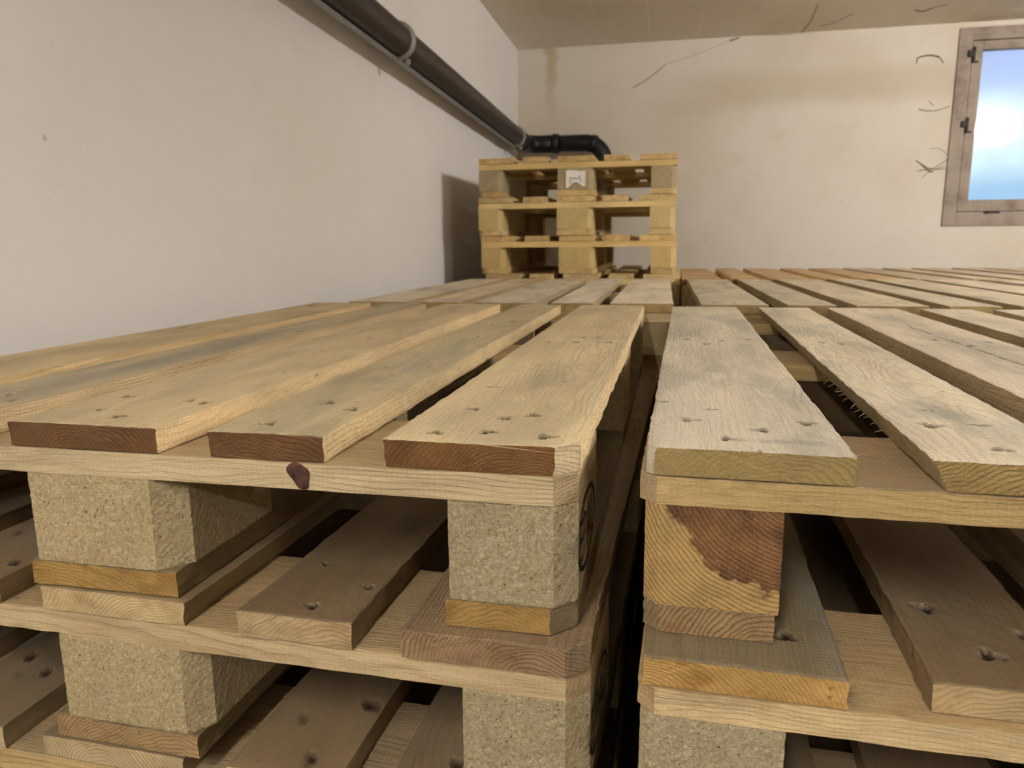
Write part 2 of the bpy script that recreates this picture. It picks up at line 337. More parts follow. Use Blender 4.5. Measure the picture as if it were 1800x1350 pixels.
def board_mesh(name, L, W, T, detail=0, seed=0, nails=(), smears=(), ch=(0, 0, 0, 0), wane=(0, 0), splint=(), cracks=()):
    """origin at the front left top corner, x across, y along, z down to -T.
    ch = corner cuts (front left, front right, back left, back right); wane = bottom edge set-in left, right"""
    rng = np.random.default_rng(seed)
    if detail == 2: nu, ys, ns = max(8, int(W/0.0022)), stations(L, 0.0017, 0.008), 8
    elif detail == 1: nu, ys, ns = max(6, int(W/0.008)), stations(L, 0.008, 0.03), 4
    else: nu, ys, ns = 3, stations(L, 0.06, 0.15), 2
    for c in ch:
        if c: ys = np.unique(np.concatenate([ys, [c, L-c]])); ys = ys[(ys >= 0) & (ys <= L)]
    m = len(ys)
    # section parameter: top left->right, right side down, bottom right->left, left side up
    top = np.linspace(0, 1, nu+1); sd = np.linspace(0, 1, ns+1)[1:]
    sx = np.concatenate([top, np.ones(ns), np.linspace(1, 0, max(2, nu//3)+1)[1:], np.zeros(ns-1)])
    sz = np.concatenate([np.zeros(nu+1), -sd, -np.ones(max(2, nu//3)), -(1-sd[:-1])])
    K = len(sx)
    rough = {2: 0.00055, 1: 0.0006, 0: 0.0}[detail]
    edgeR = vnoise(rng, m, ns+1, max(2, m//4), 3)*rough*3 + vnoise(rng, m, ns+1, max(2, m//30), 2)*rough*2.4
    edgeL = vnoise(rng, m, ns+1, max(2, m//4), 3)*rough*3 + vnoise(rng, m, ns+1, max(2, m//30), 2)*rough*2.4
    xl = np.zeros(m); xr = np.full(m, W)
    if ch[0]: xl = np.maximum(xl, ch[0]-ys)
    if ch[1]: xr = np.minimum(xr, W-(ch[1]-ys))
    if ch[2]: xl = np.maximum(xl, ch[2]-(L-ys))
    if ch[3]: xr = np.minimum(xr, W-(ch[3]-(L-ys)))
    bow = vnoise(rng, m, 1, 2, 1)[:, 0]*(0.0016 if detail else 0.0)
    X = np.zeros((m, K)); Z = np.zeros((m, K)); Y = np.repeat(ys[:, None], K, 1); A = np.zeros((m, K))
    tz = vnoise(rng, m, nu+1, max(2, m//3), max(2, nu//3))*rough*0.9 + vnoise(rng, m, nu+1, 5, 2)*(0.0012 if detail else 0)
    tz = tz - tz.max()
    for k in range(K):
        wr = wane[1]*(-sz[k]); wl = wane[0]*(-sz[k])
        X[:, k] = xl+wl + (xr-wr-xl-wl)*sx[k] + bow
        Z[:, k] = sz[k]*T
    if rough:
        for k in range(K):
            if sx[k] >= 0.999: X[:, k] += edgeR[:, int(round(-sz[k]*ns))]
            if sx[k] <= 0.001: X[:, k] += edgeL[:, int(round(-sz[k]*ns))]
        # rounded, worn arrises
        rr = 0.0012
        for k in range(nu+1):
            d = np.minimum(sx[k], 1-sx[k])*W
            Z[:, k] += tz[:, k]
            if d < rr: Z[:, k] -= rr*0.5
        Z[0, :nu+1] -= rr*0.6; Y[0] += vnoise(rng, K, 1, max(2, K//3), 1)[:, 0]*rough*2
        Y[-1] += vnoise(rng, K, 1, max(2, K//3), 1)[:, 0]*rough*2
    for (u, v, s) in nails:
        a = rng.random()*0.8-0.4; lx, ly = (0.0040, 0.0024) if s >= 0 else (0.007, 0.0012)
        s = abs(s)
        dX = X[:, :nu+1]-u; dY = Y[:, :nu+1]-v
        p = dX*math.cos(a)+dY*math.sin(a); q = -dX*math.sin(a)+dY*math.cos(a)
        jag = 1+0.35*np.sin(3*np.arctan2(q, p)+rng.random()*6)
        d = np.sqrt((p/(lx*s*1.15))**2+(q/(ly*s*1.75))**2)/jag
        f = np.clip(2.3-d*1.6, 0, 1)
        Z[:, :nu+1] -= f*0.0035*s; A[:, :nu+1] = np.maximum(A[:, :nu+1], f*1.15)
        lip = np.exp(-((d-1.35)/0.3)**2); Z[:, :nu+1] += lip*0.0003
    for (ua, va, ub, vb, wd) in cracks:
        q = np.clip((Y[:, :nu+1]-va)/(vb-va), 0, 1); ins = (Y[:, :nu+1] > min(va, vb)) & (Y[:, :nu+1] < max(va, vb))
        dd = np.abs(X[:, :nu+1]-(ua+(ub-ua)*q)-0.0012*np.sin(Y[:, :nu+1]*60))
        f = np.clip(1.3-dd/wd, 0, 1)*ins; A[:, :nu+1] = np.maximum(A[:, :nu+1], f*0.8); Z[:, :nu+1] -= f*0.0012
    for (u, v, ru, rv, s) in smears:
        n2 = vnoise(rng, m, nu+1, max(2, m//6), max(2, nu//4))
        d = np.sqrt(((X[:, :nu+1]-u)/ru)**2+((Y[:, :nu+1]-v)/rv)**2)
        f = np.clip((1-d)*1.6+n2*1.4*(d < 1.2), 0, 1)*s
        B = A[:, :nu+1]; B[:] = np.where(B > 0.05, B, -f)
    verts = np.stack([X, Y, Z], 2).reshape(-1, 3)
    i, k = np.meshgrid(np.arange(m-1), np.arange(K), indexing='ij'); k1 = (k+1) % K
    faces = np.stack([i*K+k, i*K+k1, (i+1)*K+k1, (i+1)*K+k], -1).reshape(-1, 4)[:, ::-1].tolist()
    V = verts.tolist(); At = A.reshape(-1).tolist()
    faces.append(list(range(K))); faces.append([(m-1)*K+q for q in range(K)][::-1])
    for (x, y, z, dx, dy, dz, r) in splint:           # torn fibres, four-sided spikes
        b = len(V); d = Vector((dx, dy, dz)); n1 = Vector((0, 1, 0)).cross(d).normalized()*r; n2 = Vector((0, r, 0))
        bend = Vector((0, 0, -0.15*d.length))
        for q in (n1, n2, -n1, -n2): V.append(tuple(Vector((x, y, z))+q))
        for q in (n1, n2, -n1, -n2): V.append(tuple(Vector((x, y, z))+d*0.55+q*0.6+bend*0.2))
        V.append(tuple(Vector((x, y, z))+d+bend)); At += [0]*9
        for q in range(4):
            faces.append([b+q, b+(q+1) % 4, b+4+(q+1) % 4, b+4+q]); faces.append([b+4+q, b+4+(q+1) % 4, b+8])
    me = bpy.data.meshes.new(name); me.from_pydata(V, [], faces); me.update()
    a = me.attributes.new('pit', 'FLOAT', 'POINT'); a.data.foreach_set('value', np.asarray(At, dtype=np.float32))
    return me

def block_mesh(name, W, D, Hh, detail=0, seed=0, ch=(0, 0, 0, 0), chd=None):
    """origin front left bottom; ch = vertical corner cuts front left, front right, back right, back left; chd depth of the cut"""
    rng = np.random.default_rng(seed)
    fl, fr, br, bl = ch; chd = chd or ch
    P = [(fl, 0)] if fl else [(0, 0)]
    P = []
    P += [(0, chd[0]), (fl, 0)] if fl else [(0, 0)]
    P += [(W-fr, 0), (W, chd[1])] if fr else [(W, 0)]
    P += [(W, D-chd[2]), (W-br, D)] if br else [(W, D)]
    P += [(bl, D), (0, D-chd[3])] if bl else [(0, D)]
    step = {2: 0.003, 1: 0.02, 0: 1.0}[detail]; Q = []
    for a, b in zip(P, P[1:]+P[:1]):
        n = max(1, int(math.dist(a, b)/step))
        Q += [(a[0]+(b[0]-a[0])*t/n, a[1]+(b[1]-a[1])*t/n) for t in range(n)]
    K = len(Q); zs = np.linspace(0, Hh, {2: 27, 1: 5, 0: 2}[detail]); m = len(zs)
    Q = np.array(Q); cen = Q.mean(0); amp = {2: 0.0007, 1: 0.0005, 0: 0}[detail]
    V = []
    for i, z in enumerate(zs):
        f = 1.0
        n = (rng.random(K)-0.5)*amp
        ee = 0.0007*(rng.random(K)) if (i in (0, m-1) and detail == 2) else 0
        dd = Q-cen; dd = dd/np.linalg.norm(dd, axis=1)[:, None]
        R = Q+dd*(n-ee)[:, None]
        V += [(R[k, 0], R[k, 1], z) for k in range(K)]
    F = [(i*K+k, i*K+(k+1) % K, (i+1)*K+(k+1) % K, (i+1)*K+k) for i in range(m-1) for k in range(K)]
    F.append(tuple(range(K))[::-1]); F.append(tuple((m-1)*K+k for k in range(K)))
    me = bpy.data.meshes.new(name); me.from_pydata(V, [], F); me.update(); return me

def add(name, me, mat, parent, loc, color=(1, 1, 1), rz=0):
    if not me.materials: me.materials.append(mat)
    o = bpy.data.objects.new(name, me); COL.objects.link(o); o.parent = parent; o.location = loc; o.rotation_euler = (0, 0, rz)
    o.color = (*color, 1)
    if me.materials[0] != mat:
        o.material_slots[0].link = 'OBJECT'; o.material_slots[0].material = mat
    return o

UB = [(0, .145), (.18625, .28625), (.3275, .4725), (.51375, .61375), (.655, .8)]      # top boards
VC = [0, .5275, 1.055]                                                               # cross boards (start), 145 wide
UK = [(0, .1), (.3275, .4725), (.7, .8)]                                             # block columns

def std_nails(rng, W, n=3):
    out = []
    for v0 in VC:
        for _ in range(n):
            out.append((W*(0.15+0.7*rng.random()), v0+0.025+0.095*rng.random(), 0.7+0.5*rng.random()))
    return out

def pallet(loc, rz, label, group, seed, tops=None, crosses=None, blocks=None, bottoms=None, bh=0.078, zs=1.0, d=1, tone=(1, 1, 1), mats=('top_tan', 'cross_light', 'chip', 'bottom')):
    """loc: front left corner of the top face. tops/blocks/... override single parts: dict index -> dict"""
    rng = random.Random(seed); Ht = 0.066+bh
    root = empty('wooden_pallet', (loc[0], loc[1], loc[2]-Ht*zs), rz, label, 'pallet', group); root.scale = (1, 1, zs)
    def tint(c=None, s=0.10):
        k = 1+rng.uniform(-s, s); h = rng.uniform(-0.03, 0.03); c = c or (1, 1, 1)
        return (tone[0]*c[0]*k, tone[1]*c[1]*k*(1-h*0.4), tone[2]*c[2]*k*(1-h))
    tops, crosses, blocks, bottoms = tops or {}, crosses or {}, blocks or {}, bottoms or {}
    for i, (u0, u1) in enumerate(UB):
        s = tops.get(i, {}); u0, u1 = s.get('u', (u0, u1)); dd = s.get('d', d); W = u1-u0
        nails = s.get('nails'); nails = [(a-u0, b, c) for a, b, c in nails] if nails is not None else (std_nails(rng, W) if dd else [])
        sm = [(a-u0, b, ra, rb, c) for a, b, ra, rb, c in s.get('smears', [])]
        L = s.get('L', 1.2)
        key = ('b', round(W, 4), dd, s.get('seed'))
        me = board_mesh('top_board', L, W, .022, dd, seed*31+i, nails, sm, s.get('ch', (0, 0, 0, 0)), s.get('wane', (0, 0)), splint=s.get('splint', ()), cracks=[(a-u0, b, c-u0, e_, f_) for a, b, c, e_, f_ in s.get('cracks', [])])
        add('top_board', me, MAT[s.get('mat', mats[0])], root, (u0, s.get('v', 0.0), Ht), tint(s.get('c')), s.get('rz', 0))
    for i, v0 in enumerate(VC):
        s = crosses.get(i, {}); dd = s.get('d', d)
        ch = s.get('ch', (0, 0, 0, 0))     # in board space: x -> -v, y -> u
        me = board_mesh('cross_board', .8+s.get('dl', 0), .145, .022, dd, seed*37+i, s.get('nails', ()), s.get('smears', ()), ch)
        add('cross_board', me, MAT[s.get('mat', mats[1])], root, (s.get('u', 0), v0+.145+s.get('v', 0), Ht-.022), tint(s.get('c')), -math.pi/2)
    for i, (u0, u1) in enumerate(UK):
        for j, v0 in enumerate(VC):
            s = blocks.get((i, j), {}); dd = s.get('d', d if j == 0 else min(d, 1)); a, b = s.get('u', (u0, u1))
            c = .014
            ch = s.get('ch', (c if i == 0 and j == 0 else 0, c if i == 2 and j == 0 else 0, c if i == 2 and j == 2 else 0, c if i == 0 and j == 2 else 0))
            me = block_mesh('block', b-a, .145, bh, dd, seed*41+i*3+j, ch, s.get('chd'))
            s['o'] = add('block', me, MAT[s.get('mat', mats[2])], root, (a, v0+s.get('v', 0), .022), tint(s.get('c'), 0.05))
            if i == 2 and s.get('stamp'): stamp(s['o'], b-a)
    for i, (u0, u1) in enumerate(UK):
        s = bottoms.get(i, {}); a, b = s.get('u', (u0, u1))
        c = .016
        ch = s.get('ch', (c if i == 0 else 0, c if i == 2 else 0, c if i == 0 else 0, c if i == 2 else 0))
        me = board_mesh('bottom_board', 1.2, b-a, .022, s.get('d', d), seed*43+i, (), (), ch)
        add('bottom_board', me, MAT[s.get('mat', mats[3])], root, (a, s.get('v', 0), .0225), tint(s.get('c')), s.get('rz', 0))
    return root

def text_mesh(body, name):
    cu = bpy.data.curves.new(name, 'FONT'); cu.body = body; cu.size = 1.0; cu.extrude = 0.0; cu.resolution_u = 3
    o = bpy.data.objects.new(name, cu); COL.objects.link(o)
    dg = bpy.context.evaluated_depsgraph_get(); dg.update()
    me = bpy.data.meshes.new_from_object(o.evaluated_get(dg))
    COL.objects.unlink(o); bpy.data.objects.remove(o)
    v = np.array([x.co[:2] for x in me.vertices]); f = [tuple(p.vertices) for p in me.polygons]; bpy.data.meshes.remove(me)
    lo, hi = v.min(0), v.max(0); v = (v-lo)/(hi-lo)
    return v, f

def stamp(block, W):
    """oval mark with letters on the outer side of a block (plane x = W)"""
    cy, cz, ry, rz_ = .066, .040, .056, .031
    V, F = [], []
    n = 72
    for k in range(n):
        a = 2*math.pi*k/n; wob = 1+0.01*math.sin(5*a)
        for s_ in (1.0, 0.90): V.append((W+.0010, cy+ry*s_*wob*math.cos(a), cz+rz_*(s_-(0.03 if s_ < 1 else 0))*math.sin(a)))
    F += [(2*k, 2*((k+1) % n), 2*((k+1) % n)+1, 2*k+1) for k in range(n)]
    v, f = text_mesh('EPAL', 'letters'); b = len(V)
    V += [(W+.0010, cy-.041+.082*x, cz-.017+.034*y) for x, y in v]; F += [tuple(b+i for i in q) for q in f]
    o = mesh_obj('stamp', V, F, MAT['ink'], block); o['label'] = 'black oval stamp with letters'
    return o

# ================================================================== the room
XL, XR, YB, YF, ZC, ZF = -0.95, 6.2, 4.90, -4.2, 1.342, -0.72
WX0, WX1, WZ0, WZ1 = 1.60, 2.80, 0.218, 1.312      # window opening in the back wall

def struct(name, mb, mat, parent=None):
    o = mb.build(name, mat, parent)
    if not parent: o['kind'] = 'structure'
    return o
t = .12
struct('floor', MB().box(XL-t, XR+t, YF-t, YB+.3, ZF-t, ZF), MAT['floor'])
struct('ceiling', MB().box(XL-t, XR+t, YF-t, YB+.3, ZC, ZC+t), MAT['ceiling'])
struct('wall_left', MB().box(XL-t, XL, YF-t, YB+.3, ZF, ZC), MAT['wall'])
struct('wall_right', MB().box(XR, XR+t, YF-t, YB+.3, ZF, ZC), MAT['wall_aisle'])
struct('wall_front', MB().box(XL, XR, YF-t, YF, ZF, ZC), MAT['wall_aisle'])
bw = MB()
bw.box(XL, WX0, YB, YB+.3, ZF, ZC); bw.box(WX1, XR, YB, YB+.3, ZF, ZC)
bw.box(WX0, WX1, YB, YB+.3, ZF, WZ0); bw.box(WX0, WX1, YB, YB+.3, WZ1, ZC)
struct('wall_back', bw, MAT['wall_back'])

# window: fixed frame, hinged sash, pane, hinges
def ring(x0, x1, z0, z1, wl, wb, wt, y0, y1, bev=.002):
    m = MB(); m.box(x0, x0+wl, y0, y1, z0, z1, bev); m.box(x1-wl, x1, y0, y1, z0, z1, bev)
    m.box(x0+wl, x1-wl, y0, y1, z0, z0+wb, bev); m.box(x0+wl, x1-wl, y0, y1, z1-wt, z1, bev); return m
win = empty('window_1', (0, 0, 0)); win['kind'] = 'structure'
ring(WX0, WX1, WZ0, WZ1, .072, .080, .068, YB-.012, YB+.06).build('window_frame', MAT['frame'], win)
ring(WX0+.068, WX1-.068, WZ0+.076, WZ1-.064, .030, .030, .030, YB+.052, YB+.075).build('gap_backing', MAT['dark_iron'], win)  # dark backing ring added to stop daylight and keep the sash gap dark
sash = ring(WX0+.076, WX1-.076, WZ0+.084, WZ1-.072, .055, .064, .048, YB-.004, YB+.05).build('sash', MAT['frame'], win)
def glass_mat():
    T = NT('dusty_glass')
    for l in list(T.t.links): T.t.links.remove(l)
    tr = T.n('ShaderNodeBsdfTransparent'); gl = T.n('ShaderNodeBsdfGlossy'); gl.inputs['Roughness'].default_value = 0.08
    df = T.n('ShaderNodeBsdfTranslucent'); df.inputs[0].default_value = (.8, .85, .9, 1)
    tc = T.n('ShaderNodeTexCoord'); f = T.noise(T.mul3(tc.outputs['Object'], (2.5, 1, 3)), 1.0, 4, 0.5)
    m1 = T.n('ShaderNodeMixShader'); T.put(m1.inputs[0], T.math('MULTIPLY', T.ramp(f, 0.35, 0.75), 0.12)); T.put(m1.inputs[1], tr.outputs[0]); T.put(m1.inputs[2], df.outputs[0])
    fr = T.n('ShaderNodeFresnel'); fr.inputs[0].default_value = 1.45
    m2 = T.n('ShaderNodeMixShader'); T.put(m2.inputs[0], fr.outputs[0]); T.put(m2.inputs[1], m1.outputs[0]); T.put(m2.inputs[2], gl.outputs[0])
    T.put(T.out.inputs[0], m2.outputs[0]); return T.m
MB().box(WX0+.131, WX1-.131, YB+.020, YB+.026, WZ0+.148, WZ1-.120).build('pane', glass_mat(), win)
for z in (1.17, .79):
    h = MB(); h.box(WX0+.050, WX0+.082, YB-.03, YB-.004, z-.016, z+.018, .002); h.tube([(WX0+.079, YB-.024, z-.05), (WX0+.079, YB-.024, z+.035)], .007, 10)
    h.box(WX0+.082, WX0+.108, YB-.016, YB-.005, z-.047, z-.037, .001); h.build('hinge', MAT['dark_iron'], win)
h = MB(); h.box(WX0+.215, WX0+.30, YB-.02, YB-.01, WZ0+.070, WZ0+.084, .002); h.tube([(WX0+.235, YB-.014, WZ0+.076), (WX0+.235, YB-.04, WZ0+.076)], .006, 8)
h.build('latch', MAT['dark_iron'], win)

# ------------------------------------------------------------------ drain pipe along the left wall
PX, R = -0.868, 0.050
def pz(y): return 0.800 - (y-1.8)*0.019
pipe = empty('drain_pipe', (PX, 1.0, pz(1.0)), 0, 'dark drain pipe clipped along the white left wall, turning behind the tall stack', 'pipe')
inv = Vector((PX, 1.0, pz(1.0)))
def rel(pts): return [tuple(Vector(p)-inv) for p in pts]
YP = 4.74                                            # axis of the run along the back wall
run = [(PX, y, pz(y)) for y in np.linspace(-4.1, YP-.10, 30)]
MB().tube(rel(run), R, 40).build('pipe_run', MAT['pipe'], pipe, smooth=True)
zc = pz(YP)
# bend into the back wall run, sleeve, second bend down
bend = [(PX+.10-.10*math.cos(a), YP-.10+.10*math.sin(a), zc) for a in np.linspace(0, math.pi/2, 10)]
mb = MB(); mb.tube(rel([(PX, YP-.2, pz(YP-.2)), (PX, YP-.14, zc)]+bend+[(-.66, YP, zc)]), R+.004, 32); mb.tube(rel([(-.70, YP, zc), (-.665, YP, zc)]), R+.010, 32)
mb.build('elbow', MAT['elbow'], pipe, smooth=True)
xe = -.50
down = [(xe+.12*math.sin(a), YP, zc-.12+.12*math.cos(a)) for a in np.linspace(0, math.pi/2*.95, 12)]
mb = MB(); mb.tube(rel([(-.72, YP, zc), (xe-.02, YP, zc)]+down+[(xe+.125, YP, ZF+.01)]), R, 32)
mb.tube(rel([(xe+.035, YP, zc-.004), (xe+.065, YP, zc-.014)]), R+.005, 28)
mb.build('bend', MAT['elbow'], pipe, smooth=True)
# steel tray under the run
tr = MB(); tr.tube(rel([(PX, y, pz(y)-.004) for y in np.linspace(-4.0, 4.35, 24)]), R+.005, 14, cap=False, arc=(math.pi*0.97, math.pi*1.50))
tro = tr.build('support_tray', MAT['steel'], pipe, smooth=True); tro['label'] = 'grey steel tray under the pipe'
sm = tro.modifiers.new('s', 'SOLIDIFY'); sm.thickness = .0015
for y in (-.9, .85, 2.44, 4.40):
    c = MB(); c.tube(rel([(PX, y-.008, pz(y)), (PX, y+.008, pz(y))]), R+.010, 40)
    c.box(-.0812, -.045, y-1-.012, y-1+.012, pz(y)-inv.z-.012, pz(y)-inv.z+.012)
    c.tube(rel([(PX+.03, y, pz(y)-R-.008), (PX+.03, y, pz(y)-R-.026)]), .010, 10)
    c.build('pipe_clamp', MAT['strap'], pipe, smooth=True)['label'] = 'pale grey ring clamp'

# ------------------------------------------------------------------ ceiling lamps (outside the picture, they light the room)
def lamp(x, y, strength, along_x, label, L=1.25):
    root = empty('ceiling_lamp', (x, y, ZC), 0 if along_x else math.pi/2, label, 'lamp', 'tube lamps on the ceiling')
    hb = MB().box(-L/2-.03, L/2+.03, -.024, .024, -.105, -.080, .004)
    for s in (-1, 1): hb.tube([(s*L*.36, 0, -.001), (s*L*.36, 0, -.082)], .006, 8)
    hb.build('housing', MAT['white_metal'], root)
    T = NT('tube_glow'); T.b.inputs['Emission Color'].default_value = (1.0, .965, .92, 1); T.b.inputs['Emission Strength'].default_value = strength
    MB().tube([(-L/2, 0, -.125), (L/2, 0, -.125)], .016, 16).build('tube', T.m, root)
    for s in (-1, 1): MB().box(s*(L/2+.005)-.012, s*(L/2+.005)+.012, -.018, .018, -.143, -.104, .002).build('tube_holder', MAT['white_metal'], root)
lamp(2.7, 1.3, LAMP_RIGHT*8, True, 'tube lamp on the ceiling to the right of the pallet stacks')
lamp(-0.35, -1.30, LAMP_BEHIND*8, False, 'tube lamp on the ceiling over the aisle in front of the stacks')
lamp(3.4, -1.9, LAMP_AISLE*8, True, 'tube lamp on the ceiling at the right end of the aisle')
lamp(4.4, 3.6, LAMP_FAR*8, True, 'tube lamp on the ceiling in the far right corner')

# ================================================================== pallets
Z0 = 0.0
def col(n, k=1.0): return tuple(k*x for x in n)
# ---- near left stack, top pallet
rngL = random.Random(5)
L_nails_E = [(.69, .024, 1), (.728, .033, 1.1), (.774, .025, 1.2), (.732, .077, 1), (.752, .092, 1.1), (.698, .106, .9), (.693, .204, -.8), (.688, .55, .8), (.729, .551, .8), (.732, .607, .9), (.755, .614, .8), (.775, .556, .9), (.70, 1.10, .8), (.74, 1.13, .8)]
L_nails_D = [(.55, .028, 1), (.561, .108, 1.2), (.594, .088, 1), (.555, .756, .9), (.579, .814, .9), (.57, .60, .8), (.54, .30, -.6)]
L_nails_C = [(.361, .101, 1), (.432, .095, .8), (.452, .088, 1), (.411, .028, 1), (.377, .048, .7), (.367, .628, .8), (.415, .554, .8), (.439, .619, .8)]
NL = 5
GL, GR = 'pallets of the near left stack', 'pallets of the near right stack'
Lp = pallet((-.8557, .5006, 0), -.0116, 'pallet topmost on the near left stack, brown board ends and oval corner stamp', GL, 11, d=2,
    tops={4: dict(u=(.658, .8), ch=(0, .016, 0, .012), nails=L_nails_E, c=(1.02, 1.03, 1.04), smears=[(.715, .045, .03, .04, .35), (.735, .30, .03, .12, .18)]),
          3: dict(u=(.5155, .611), nails=L_nails_D, c=(.98, .99, .98), smears=[(.57, .40, .03, .22, .35)]),
          2: dict(u=(.3300, .4685), nails=L_nails_C, c=(.97, .95, .92), smears=[(.42, .55, .03, .12, .35), (.36, .03, .04, .03, .2)]),
          1: dict(c=(.9, .9, .92), d=1, smears=[(.24, .3, .04, .5, .45)]),
          0: dict(c=(.97, .93, .86), d=1)},
    crosses={0: dict(ch=(0, 0, .004, .016), c=(1, 1, .98), nails=()), 1: dict(d=1), 2: dict(d=1)},
    blocks={(1, 0): dict(u=(.343, .477), ch=(0, .020, 0, 0), chd=(0, .022, 0, 0), c=(1, 1, 1)), (2, 0): dict(u=(.706, .800), ch=(0, .016, 0, 0), mat='chip_grey', stamp=True), (1, 1): dict(u=(.335, .48)), (0, 0): dict(d=1)},
    bottoms={1: dict(u=(.335, .474), mat='amber_end', c=(.86, .86, .82)), 2: dict(u=(.703, .800), mat='amber_end', ch=(0, .018, 0, .016), c=(.82, .82, .82)), 0: dict(d=1)},
    mats=('top_tan', 'cross_light', 'chip', 'bottom'))
# dark knot in the front of the cross board
kn = MB()
nk = 22
kv = [(.590, -.0026, .144-.033)] + [(.590+(.0085+.002*math.sin(3*a))*math.cos(a)+.003*(-math.sin(a)), -.0010, .144-.033+(.0108)*math.sin(a)) for a in np.linspace(0, 2*math.pi, nk, endpoint=False)]
mesh_obj('knot', kv, [(0, 1+k, 1+(k+1) % nk) for k in range(nk)], plain('dark_knot', (88, 54, 36), rough=0.8, nscale=170, col2=(24, 15, 14), bump=0.6), Lp)['label'] = 'dark brown knot'

Lb = pallet((-.8445, .5071, -.144), -.0349, 'pallet second from the top of the near left stack, brown boards darkened for shade', GL, 12, d=2,
    tops={4: dict(u=(.660, .800), v=-.004, ch=(0, .016, 0, .01), mat='brown_end', nails=[(.705, .12, 1)], c=(.98, .98, 1)), 3: dict(u=(.521, .619), mat='inner_shaded', v=-.003, nails=[(.551, .095, .8), (.607, .06, .8), (.577, .019, .9)], c=(1, .96, .9)), 2: dict(u=(.330, .4725), wane=(0, .004), mat='inner_shaded', nails=[], c=(1, .98, .9)),
          1: dict(mat='inner_shaded', d=1, c=(1, .95, .9)), 0: dict(mat='inner_shaded', d=1)},
    crosses={0: dict(ch=(0, 0, .004, .016), c=(1.02, .98, .92), nails=()), 1: dict(d=1, mat='inner_shaded'), 2: dict(d=1, mat='inner_shaded')},
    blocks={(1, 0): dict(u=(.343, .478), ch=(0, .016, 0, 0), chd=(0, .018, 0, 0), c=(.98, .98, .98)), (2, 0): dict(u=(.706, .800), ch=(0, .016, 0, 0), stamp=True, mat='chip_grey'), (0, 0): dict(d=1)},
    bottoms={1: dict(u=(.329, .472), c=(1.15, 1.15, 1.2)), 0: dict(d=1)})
Lc = pallet((-.862, .505, -.288), -.030, 'pallet third from the top of the near left stack, cut off by the photo edge', GL, 13, d=1, mats=('inner_shaded', 'cross_yellow', 'chip', 'bottom'),
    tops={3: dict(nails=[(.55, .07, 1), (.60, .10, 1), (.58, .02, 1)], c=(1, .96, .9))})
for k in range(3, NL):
    pallet((-.86, .505, -.144*k), -.02, 'pallet low in the near left stack, hidden in shade under the upper three', GL, 14+k, d=0, mats=('inner_shaded', 'cross_light', 'chip', 'bottom'))

# ---- near right stack
Rn_A = [(.034, .088, 1.2), (.062, .032, 1.2), (.087, .064, 1.2), (.125, .089, 1), (.032, .612, .9), (.06, .565, .9), (.083, .601, .9), (.122, .626, .8), (.010, .155, -1.0), (.052, .130, -.7)]
Rn_B = [(.218, .102, 1.3), (.257, .111, -1.0), (.243, .037, 1.0), (.244, .588, .9), (.222, .60, .7), (.235, .16, -.7)]
Rn_C = [(.382, .659, .8), (.411, .598, 1), (.446, .639, .8), (.41, 1.16, .8), (.442, 1.19, .8)]
Rp = pallet((-.0128, .5200, -.004), -.0246, 'pallet topmost on the near right stack, pale weathered boards over a solid brown corner block', GR, 21, d=2,
    tops={0: dict(u=(.0035, .143), nails=Rn_A, ch=(.006, 0, 0, 0), smears=[(.123, .042, .022, .014, .75), (.075, .26, .05, .05, .5), (.09, .55, .06, .06, .18), (.10, .03, .05, .008, .4)], c=(1, 1, 1),
                  splint=[(.1385, .002, -.002, .006, -.001, .004, .0004), (.1385, .003, -.006, .005, 0, .001, .0004), (.1385, .001, -.018, .004, -.001, -.002, .0005)]),
          1: dict(u=(.190, .292), nails=Rn_B, splint=[(.0095, .12+.022*q+.006*math.sin(q*5), -.0205, -.004-.004*abs(math.sin(q*2.3)), .004*math.cos(q*3.1), -.003-.002*math.cos(q), .00045) for q in range(16)], wane=(.010, 0), smears=[(.245, .15, .022, .06, .35)], c=(.99, .97, .92)),
          2: dict(u=(.3325, .4725), nails=Rn_C, cracks=[(.400, .86, .413, .25, .0011)], smears=[(.42, .42, .05, .30, .30), (.40, .7, .05, .1, .25)], c=(1.0, .97, .95)),
          3: dict(u=(.517, .6145), smears=[(.56, .75, .03, .1, .4)], c=(.97, .94, .88)), 4: dict(d=1)},
    crosses={0: dict(ch=(.004, .012, 0, .004), nails=()), 1: dict(d=1), 2: dict(d=1)},
    blocks={(0, 0): dict(u=(.004, .100), ch=(.010, 0, 0, 0), mat='heart'), (1, 0): dict(d=1), (2, 0): dict(d=1)},
    bottoms={0: dict(u=(.004, .097), ch=(.012, 0, .01, 0), mat='brown_end', c=(1.05, 1.1, 1.05)), 1: dict(d=1), 2: dict(d=1)},
    mats=('top_pale', 'cross_yellow', 'chip', 'bottom'))
sp_b = [(.134, .003, -.006, .026, -.002, -.001, .0007), (.134, .003, -.010, .016, 0, 0, .0007), (.134, .003, -.017, .018, -.002, .003, .0008), (.134, .004, -.014, .007, 0, .010, .0004), (.134, .004, -.013, .003, 0, .011, .0004), (.134, .004, -.020, .012, -.003, .001, .0006)]
